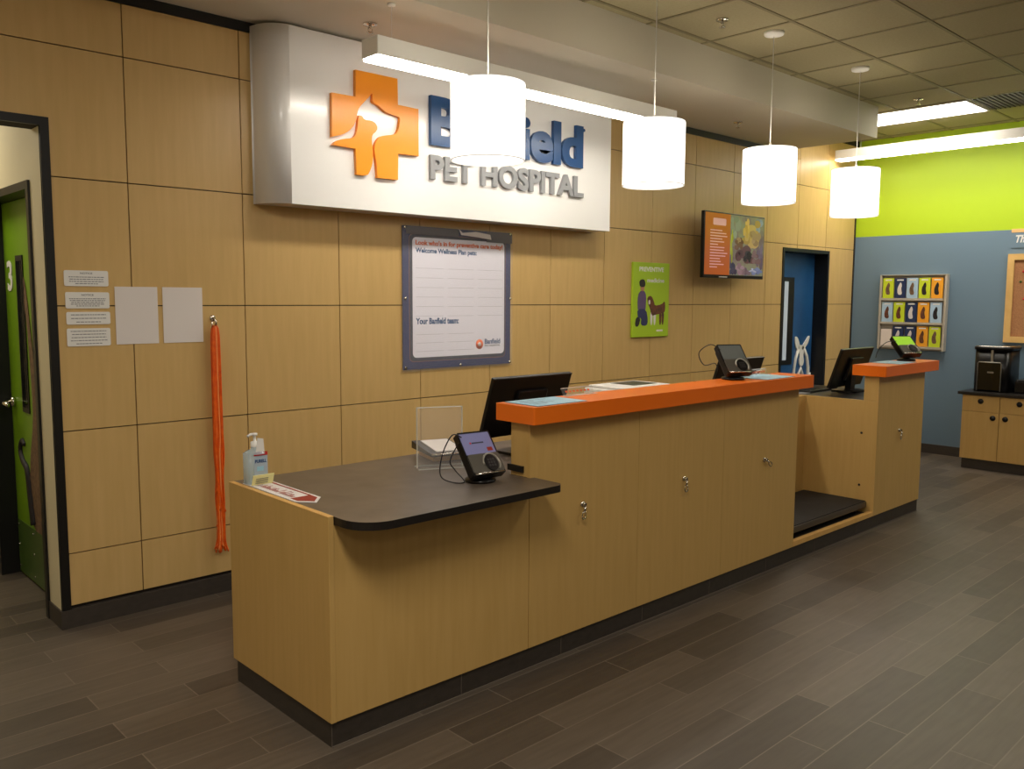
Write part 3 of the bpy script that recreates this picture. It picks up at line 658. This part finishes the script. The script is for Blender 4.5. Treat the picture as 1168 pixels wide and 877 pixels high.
# television
t = thing('wall_television', 'wall mounted television showing an orange text panel beside pets', 'television', (5.2, -.1, 1.83))
ty = -.20; x0, x1, z0, z1 = 4.715, 5.69, 1.828, 2.40
k = MB(); k.box((x0, ty, z0), (x1, ty+.035, z1), 'plastic', .004); k.box((x0+.06, ty+.035, z0+.04), (x1-.12, ty+.075, z1-.22), 'plastic', .01); k.build('casing', None, t)
k = MB(); k.box((5.0, ty+.075, 1.95), (5.3, -.002, 2.25), 'black'); k.build('wall_mount', None, t)
k = MB(); f_ = ty-.0012
k.box((x0+.012, f_, z0+.028), (x0+.40, ty-.0002, z1-.012), 'tvor'); k.box((x0+.40, f_, z0+.028), (x1-.012, ty-.0002, z1-.012), 'tvpic'); k.build('screen', None, t)
k = MB()
def TQ(a, b2): return (x0+a*(x1-x0), z1-b2*(z1-z0))
def tdec(pts, m, d=0): k.prism(smooth_poly([TQ(*p) for p in pts], 2), 'y', f_-.0006-d, f_, m)
TVC = {}
def tvc(rgb):
    if rgb not in TVC: TVC[rgb] = glow('tv_tone', srgb(*rgb), .34)
    return TVC[rgb]
regs = [(.44, .25, .05, .22, (112, 118, 112)), (.50, .20, .08, .16, (128, 136, 120)), (.90, .16, .09, .13, (120, 132, 150)), (.43, .50, .03, .20, (160, 164, 52)),
        (.50, .62, .06, .14, (120, 108, 100)), (.78, .28, .15, .22, (168, 140, 84)), (.68, .22, .05, .14, (190, 158, 84)), (.84, .36, .09, .12, (150, 124, 92)),
        (.92, .60, .06, .22, (104, 90, 104)), (.56, .44, .06, .10, (104, 74, 58)), (.55, .40, .03, .05, (150, 122, 92)), (.66, .62, .14, .14, (92, 64, 66)), (.72, .66, .07, .09, (46, 40, 42)),
        (.60, .60, .05, .06, (70, 46, 48)), (.84, .66, .08, .10, (110, 84, 84)), (.46, .84, .06, .12, (52, 56, 78)), (.60, .88, .07, .10, (140, 116, 128)), (.70, .90, .06, .08, (112, 96, 108)), (.88, .88, .08, .07, (104, 116, 158)), (.80, .86, .06, .03, (160, 166, 190))]
RB = random.Random(5)
for li, (cx_, cy_, rx_, ry_, rgb) in enumerate(regs):
    for q_ in range(9):
        u0 = min(.955, max(.43, cx_+RB.uniform(-.8, .8)*rx_)); v0 = min(.90, max(.06, cy_+RB.uniform(-.8, .8)*ry_))
        ru = min(rx_*RB.uniform(.3, .7), u0-.412, .985-u0); rv = min(ry_*RB.uniform(.3, .7), v0-.025, .95-v0)
        sh = RB.choice((-12, 0, 0, 10)); col_ = tuple(max(0, c_+sh) for c_ in rgb)
        tdec([(u0+ru*RB.uniform(.7, 1)*math.cos(w_a*.785), v0+rv*RB.uniform(.7, 1)*math.sin(w_a*.785)) for w_a in range(8)], tvc(col_), .00002*(li*9+q_))
k.build('picture', None, t)
k = MB(); k.prism(rrect(x0+.13, z1-.115, x0+.33, z1-.055, .012), 'y', f_-.001, f_, 'tvtext')
for i in range(14):
    zz = z1-.155-.0245*i; k.box((x0+.09, f_-.0008, zz-.009), (x0+.20+random.random()*.16, f_, zz), 'tvtext')
k.build('screen_text', None, t)
k = MB(); k.box((x0+.24, ty-.0015, z0+.006), (x0+.37, ty, z0+.014), 'white'); k.build('maker_plate', None, t)
# door labels and sheets left of the counter
def label_plate(x0, z0, x1, z1, head, rows, label):
    t = thing('notice_plate', label, 'notice', ((x0+x1)/2, -.001, z0), 'small notices beside the doorway')
    k = MB(); k.prism(rrect(x0, z0, x1, z1, .008, 4), 'y', -.004, -.001, 'whitep'); k.build('plate', None, t)
    k = MB(); n = rows; H = (z1-z0); zc = z1-.014
    if head: text(k, head, ((x0+x1)/2-.028, -.0041, zc-.004), .056, .009, WALLB, 'ink', .0004, .02); zc -= .018
    for i in range(n):
        zz = zc-(H-.026-(.018 if head else 0))*i/max(1, n-1); ww = (x1-x0)*(.42-.05*random.random()-(.12 if i == n-1 else 0))
        x = (x0+x1)/2-ww; 
        while x < (x0+x1)/2+ww:
            l = random.uniform(.006, .018); k.box((x, -.0046, zz-.0018), (min(x+l, (x0+x1)/2+ww), -.0040, zz+.0018), 'ink'); x += l+.003
    k.build('lettering', None, t)
label_plate(-.316, 1.688, -.113, 1.764, 'NOTICE', 4, 'topmost of four small white notices beside the left doorway')
label_plate(-.314, 1.580, -.112, 1.659, 'NOTICE', 5, 'second small white notice from the top beside the left doorway')
label_plate(-.313, 1.502, -.111, 1.563, None, 3, 'shortest white notice, third down beside the left doorway')
label_plate(-.314, 1.396, -.113, 1.483, None, 5, 'lowest of four small white notices beside the left doorway')
for i, (a, lab) in enumerate(((-.085, 'blank white sheet taped on the maple wall beside the small notices'), (.152, 'blank white sheet taped on the maple wall beside the orange leashes'))):
    k = MB(); k.box((a, -.003, 1.399), (a+.211, -.001, 1.688), 'paper2'); o = k.build('paper_sheet'); tag(o, lab, 'paper', 'blank sheets on the wall')
# orange leashes on a hook
t = thing('leash_bundle', 'bundle of long orange leashes hanging from a wall hook', 'leashes', (.417, -.002, 1.52))
k = MB(); k.cyl((.417, -.004, 1.525), .016, .006, 'chrome', 'y', 18); k.tube([(.417, -.006, 1.53), (.417, -.03, 1.525), (.417, -.045, 1.50), (.417, -.035, 1.485)], .005, 'chrome', 8); k.tube([(.405, -.02, 1.515), (.405, -.02, 1.475), (.43, -.02, 1.475), (.43, -.02, 1.515)], .004, 'chrome', 8); k.build('hook', None, t)
k = MB()
for i in range(56):
    a = random.uniform(-1, 1); b2 = random.uniform(0, 1); zb = .235+random.random()*.05 if i % 5 else .35+.3*random.random()
    x = .417; P = [(x+a*.006, -.022-b2*.01, 1.485), (x+a*.019, -.016-b2*.022, 1.43), (x+a*.021, -.016-b2*.026, 1.1)]
    zz = .9
    while zz > zb: P.append((x+a*(.020+.004*math.sin(zz*9))+random.uniform(-.004, .004), -.016-b2*.026+random.uniform(-.003, .003), zz)); zz -= .12
    P.append((x+a*.036, -.016-b2*.03, zb))
    k.tube(spline(P, 3), .0042, 'leash2' if i % 9 == 4 else 'leash', 6)
k.build('leads', None, t)

# ------------------------------------------------------------------ right wall things
# brochure rack
t = thing('brochure_rack', 'grey wall rack of three rows of pet brochures on the blue wall', 'rack', (RX, -.69, 1.1))
ya, yb, za, zb = -.335, -1.04, 1.105, 1.908
k = MB(); k.box((RX-.02, yb, za), (RX-.001, ya, zb), 'rackm')
k.box((RX-.062, yb, za), (RX-.02, yb+.022, zb), 'rackm'); k.box((RX-.062, ya-.022, za), (RX-.02, ya, zb), 'rackm'); k.build('back_board', None, t)
rows = []
for r in range(3):
    zz = za+.03+.258*r; rows.append(zz)
    k = MB(); k.box((RX-.064, yb+.022, zz-.010), (RX-.02, ya-.022, zz), 'rackm'); k.box((RX-.067, yb+.022, zz-.012), (RX-.063, ya-.022, zz+.012), 'rackm'); k.build('shelf', None, t)
k = MB(); k.box((RX-.065, yb, zb), (RX-.001, ya, zb+.008), 'rackm'); k.build('top_rail', None, t)
cols = {'L': srgb(206, 222, 50), 'N': srgb(40, 54, 92), 'B': srgb(176, 204, 228), 'O': srgb(246, 170, 50), 'W': srgb(240, 226, 218)}
CM = {c: mat('brochure_'+n, cols[c], .4) for c, n in zip('LNBOW', ('lime', 'navy', 'sky', 'orange', 'white'))}
names = dict(L='lime green', N='navy', B='pale blue', O='orange', W='plain white')
lay = ['WNNOL', 'BLNOB', 'LNBLO']; rown = ['bottom', 'middle', 'top']; coln = ['first', 'second', 'third', 'fourth', 'fifth']
for r in range(3):
    for c in range(5):
        ch = lay[r][c]; y1 = ya-.033-.1285*c; y0 = y1-.116; zz = rows[r]; hh = .228 if ch != 'W' else .19
        t = thing('brochure', '%s brochure in the %s slot from the corner, %s row of the rack' % (names[ch], coln[c], rown[r]), 'brochure', (RX-.05, y0, zz), 'brochures in the wall rack')
        k = MB(); k.box((RX-.055, y0, zz+.001), (RX-.045, y1, zz+hh), CM[ch]); k.build('cover', None, t)
        if ch != 'W':
            k = MB(); a = (y0+y1)/2; fm = random.choice(['brown', 'hair', 'bodyfur']) if ch != 'N' else 'paper2'
            q = lambda u, v: (a-u*.05, zz+v*hh)
            k.prism(smooth_poly([q(-.5, .25), (q(-.6, .5)), q(-.2, .72), q(.1, .82), q(.4, .66), q(.2, .5), q(.5, .25), q(0, .2)], 1), 'x', RX-.0565, RX-.055, fm)
            k.prism([q(-.7, .88), q(.7, .88), q(.7, .94), q(-.7, .94)], 'x', RX-.0562, RX-.055, 'whitep' if ch != 'W' else 'ink'); k.build('cover_picture', None, t)
# cork board and sign above
t = thing('cork_board', 'framed cork notice board above the coffee machine', 'notice board', (RX, -2.1, 1.22))
k = MB(); y0, y1, z0, z1 = -2.80, -1.592, 1.225, 2.105
k.box((RX-.012, y0+.05, z0+.05), (RX-.002, y1-.05, z1-.05)); k.build('cork', 'cork', t)
k = MB(); k.box((RX-.03, y1-.06, z0), (RX-.002, y1, z1)); k.box((RX-.03, y0, z0), (RX-.002, y0+.06, z1)); k.box((RX-.03, y0+.06, z0), (RX-.002, y1-.06, z0+.06)); k.box((RX-.03, y0+.06, z1-.06), (RX-.002, y1-.06, z1)); k.build('frame', 'boardwood', t)
for y, z, c in ((-1.735, 1.93, 'red'), (-1.715, 1.83, 'kick'), (-1.755, 1.66, 'red')):
    k = MB(); k.lathe([(.012, 0), (.012, .008), (.006, .012), (.008, .02), (0, .022)], (RX-.012, y, z), 12, c, True, Matrix.Rotation(-math.pi/2, 3, 'Y'))
    tag(k.build('push_pin'), {1.93: 'upper red pin stuck in the cork board', 1.83: 'green pin stuck in the cork board', 1.66: 'lower red pin stuck in the cork board'}[z], 'pin', 'pins in the cork board')
t = thing('wall_header_sign', 'blue header strip with white italic lettering above the cork board', 'sign', (RX, -2.2, 2.15))
box('strip', (RX-.008, -2.80, 2.165), (RX-.001, -1.605, 2.315), 'blue', t); box('top_band', (RX-.012, -2.80, 2.316), (RX-.001, -1.605, 2.352), mat('peach', srgb(226, 184, 128), .5), t)
k = MB(); text(k, 'The', (RX-.0085, -1.645, 2.215), .125, .075, WALLR, 'whitep', .002, .03, 1, .25); k.build('lettering', None, t)
# base cabinet
cb = thing('base_cabinet', 'low maple cabinet with black round pulls against the blue wall', 'cabinet', (7.67, -2.1, 0)); cx0 = 7.385; ye = -2.79
k = MB(); k.box((cx0+.001, ye, .1), (RX-.013, -1.44, .728)); k.build('carcass', 'wood_c', cb)
box('toe_kick', (7.40, ye, 0), (RX-.013, -1.452, .099), 'ktile', cb)
for i in range(4):
    y1 = -1.442-.337*i; y0 = y1-.332
    dr = box('drawer', (cx0-.018, y0, .572), (cx0, y1, .726), 'wood_c', cb, .001)
    k = MB(); ky = (y0+y1)/2; k.cyl((cx0-.020, ky, .672), .025, .007, 'plastic', 'x', 20); k.cyl((cx0-.024, ky, .672), .017, .004, 'black', 'x', 16); k.build('pull', None, dr)
    d = box('cabinet_door', (cx0-.018, y0, .104), (cx0, y1, .568), 'wood_c', cb, .001)
    ky = y0+.052 if i % 2 == 0 else y1-.052
    k = MB(); k.cyl((cx0-.020, ky, .518), .025, .007, 'plastic', 'x', 20); k.cyl((cx0-.024, ky, .518), .017, .004, 'black', 'x', 16); k.build('pull', None, d)
k = MB(); k.box((7.345, ye-.01, .729), (RX-.001, -1.40, .757), 'topedge', .003); tag(k.build('cabinet_top'), 'black worktop slab on the maple cabinet under the coffee machine', 'worktop')
# coffee machine
t = thing('coffee_machine', 'black pod coffee machine with chrome top ring on the cabinet', 'coffee machine', (7.66, -1.63, .758))
fx, y0, y1 = 7.50, -1.80, -1.475
k = MB(); P = rrect(fx, y0, 7.84, y1, .06, 6)
A_ = k.prism(P, 'z', .758, 1.165, 'plastic', True)
k.build('body', None, t)
k = MB(); k.prism(rrect(fx-.012, y0-.012, 7.85, y1+.012, .07, 6), 'z', 1.166, 1.195, 'plastic', True); k.build('lid', None, t)
k = MB(); k.prism(rrect(fx-.004, y0-.004, 7.845, y1+.004, .07, 6), 'z', 1.1955, 1.202, 'chrome', True); k.build('top_ring', None, t)
k = MB(); k.box((fx-.008, y0+.07, .775), (fx-.001, y1-.045, 1.04), 'darkglass'); 
k.tube([(fx-.009, y1-.045, .765), (fx-.009, y1-.045, 1.035), (fx-.009, y1-.055, 1.045), (fx-.009, y0+.08, 1.045), (fx-.009, y0+.07, 1.035), (fx-.009, y0+.07, .765)], .005, 'brushed', 8)
k.box((fx-.012, -1.665, .94), (fx-.008, -1.61, .955), 'brushed'); k.build('front_plate', None, t)
k = MB(); k.box((fx-.010, -1.655, 1.045), (fx-.001, -1.635, 1.165), 'brushed'); k.build('handle', None, t)
t = thing('pod_tray', 'low black box on the cabinet beside the coffee machine', 'box', (7.62, -1.95, .758))
k = MB(); k.box((7.55, -2.16, .758), (7.82, -1.835, .872), 'plastic', .012); k.build('body', None, t)
k = MB(); k.box((7.56, -2.15, .8725), (7.81, -1.845, .885), 'plastic2', .004); k.build('lid', None, t)

# ------------------------------------------------------------------ lamps and ceiling fittings
plab = ['white drum pendant lamp hanging in front of the blue sign lettering', 'white drum pendant lamp hanging just beyond the sign end', 'white drum pendant lamp above the long orange ledge, seen beside the television', 'farthest white drum pendant lamp, hanging in front of the lime wall']
for i, x in enumerate((1.163, 2.432, 3.692, 4.957)):
    t = thing('pendant_lamp', plab[i], 'pendant lamp', (x, -1.4, 2.285), 'drum pendants over the counter')
    if i == 0:
        k = MB(); n = 48
        k.lathe([(.173, .012), (.173, .006), (.176, .006), (.176, .353), (.174, .355), (.150, .352)], (0, 0, 0), n, 'shade'); k.lathe([(.169, .011), (.170, 0), (.1765, 0), (.1765, .006), (.173, .006)], (0, 0, 0), n, 'rim'); a = k.build('shade', None, t, False)
        k = MB(); k.lathe([(0, .014), (.169, .014), (.169, .010), (0, .010)], (0, 0, 0), n, 'diffuser'); b2 = k.build('diffuser', None, t, False)
        k = MB(); k.tube([(0, 0, .37), (0, 0, 1.10)], .0028, 'whitep', 6); k.lathe([(0, .40), (.008, .395), (.010, .35), (0, .345)], (0, 0, 0), 12, 'whitep'); c = k.build('cable', None, t, False)
        k = MB(); k.lathe([(0, 1.085), (.03, 1.088), (.062, 1.095), (.066, 1.105), (.066, 1.1148), (0, 1.1148)], (0, 0, 0), 28, 'fixbody'); d = k.build('canopy', None, t, False)
        k = MB(); k.lathe([(.150, .352), (.174, .355), (.174, .358), (.148, .356)], (0, 0, 0), n, 'fixbody')
        for s_ in range(3):
            an = 2.1*s_; k.tube([(0, 0, .352), (.15*math.cos(an), .15*math.sin(an), .352)], .003, 'whitep', 6)
        e = k.build('spider_ring', None, t, False); proto = [a, b2, c, d, e]
    else:
        for o in proto: q = o.copy(); COL.objects.link(q); q.parent = t
def linear(name, label, lo, hi, axis, cabs, top):
    t = thing(name, label, 'light fixture', ((lo[0]+hi[0])/2, (lo[1]+hi[1])/2, lo[2]), 'linear hanging lights')
    k = MB(); k.box((lo[0], lo[1], lo[2]+.012), hi, 'fixbody', .003); k.build('housing', None, t)
    k = MB(); k.box((lo[0]+.006, lo[1]+.006, lo[2]), (hi[0]-.006, hi[1]-.006, lo[2]+.0115), 'lens'); k.build('lens', None, t)
    for c in cabs:
        k = MB(); k.tube([(c[0], c[1], hi[2]-.002), (c[0], c[1], top-.012)], .0018, 'whitep', 6); k.lathe([(0, 0), (.02, .002), (.022, .012), (0, .012)], (c[0], c[1], top-.0125), 14, 'fixbody'); k.build('hanger', None, t)
linear('linear_light', 'long white linear light hanging in front of the sign', (.915, -.86, 2.825), (3.385, -.72, 2.93), 'x', [(1.05, -.79), (3.21, -.79)], 3.12)
linear('linear_light', 'long white linear light hanging along the lime wall', (7.30, -3.60, 3.115), (7.44, -.055, 3.22), 'y', [(7.37, -.3), (7.37, -2.6)], CZ)
t = thing('ceiling_troffer', 'recessed bright ceiling light panel by the lime wall', 'ceiling light', (6.92, -.99, CZ-.01))
k = MB(); x0, x1, y0, y1 = 6.627, 7.213, -1.586, -.39
for a, b2 in (((x0, y0), (x1, y0+.015)), ((x0, y1-.015), (x1, y1)), ((x0, y0+.015), (x0+.015, y1-.015)), ((x1-.015, y0+.015), (x1, y1-.015))): k.box((a[0], a[1], CZ-.012), (b2[0], b2[1], CZ-.0005), 'fixbody')
k.build('frame', None, t)
k = MB(); k.box((x0+.015, y0+.015, CZ-.008), (x1-.015, y1-.015, CZ-.001), 'trof'); k.build('diffuser', None, t)
t = thing('air_grille', 'dark return air grille in the ceiling beside the bright panel', 'air grille', (6.92, -1.9, CZ-.01))
k = MB(); k.box((6.627, -2.80, CZ-.003), (7.213, -1.612, CZ-.0005), 'grille'); k.build('backing', None, t)
k = MB()
for i in range(30): k.box((6.635, -2.79+.0395*i, CZ-.011), (7.205, -2.782+.0395*i, CZ-.003), 'grille')
k.build('louvres', None, t)
def sprinkler(x, y, z, label):
    t = thing('sprinkler_head', label, 'sprinkler', (x, y, z), 'ceiling sprinklers')
    k = MB(); k.lathe([(0, -.0005), (.040, -.001), (.038, -.008), (.014, -.011), (0, -.011)], (0, 0, 0), 24, 'chrome'); k.build('escutcheon', None, t, False)
    k = MB(); k.cyl((0, 0, -.018), .008, .016, 'chrome'); k.tube([(-.011, 0, -.022), (-.013, 0, -.038), (0, 0, -.048), (.013, 0, -.038), (.011, 0, -.022)], .0025, 'chrome', 6); k.lathe([(0, -.047), (.019, -.047), (.019, -.050), (0, -.050)], (0, 0, 0), 16, 'chrome'); k.build('deflector', None, t, False)
sprinkler(1.152, -.447, 3.12, 'sprinkler head on the soffit above the sign')
sprinkler(4.835, -.424, 3.12, 'sprinkler head on the soffit beyond the sign, above the television')
sprinkler(3.22, -1.311, CZ, 'sprinkler head in the tiled ceiling nearest the camera')
sprinkler(6.30, -1.30, CZ, 'sprinkler head in the tiled ceiling by the bright panel')
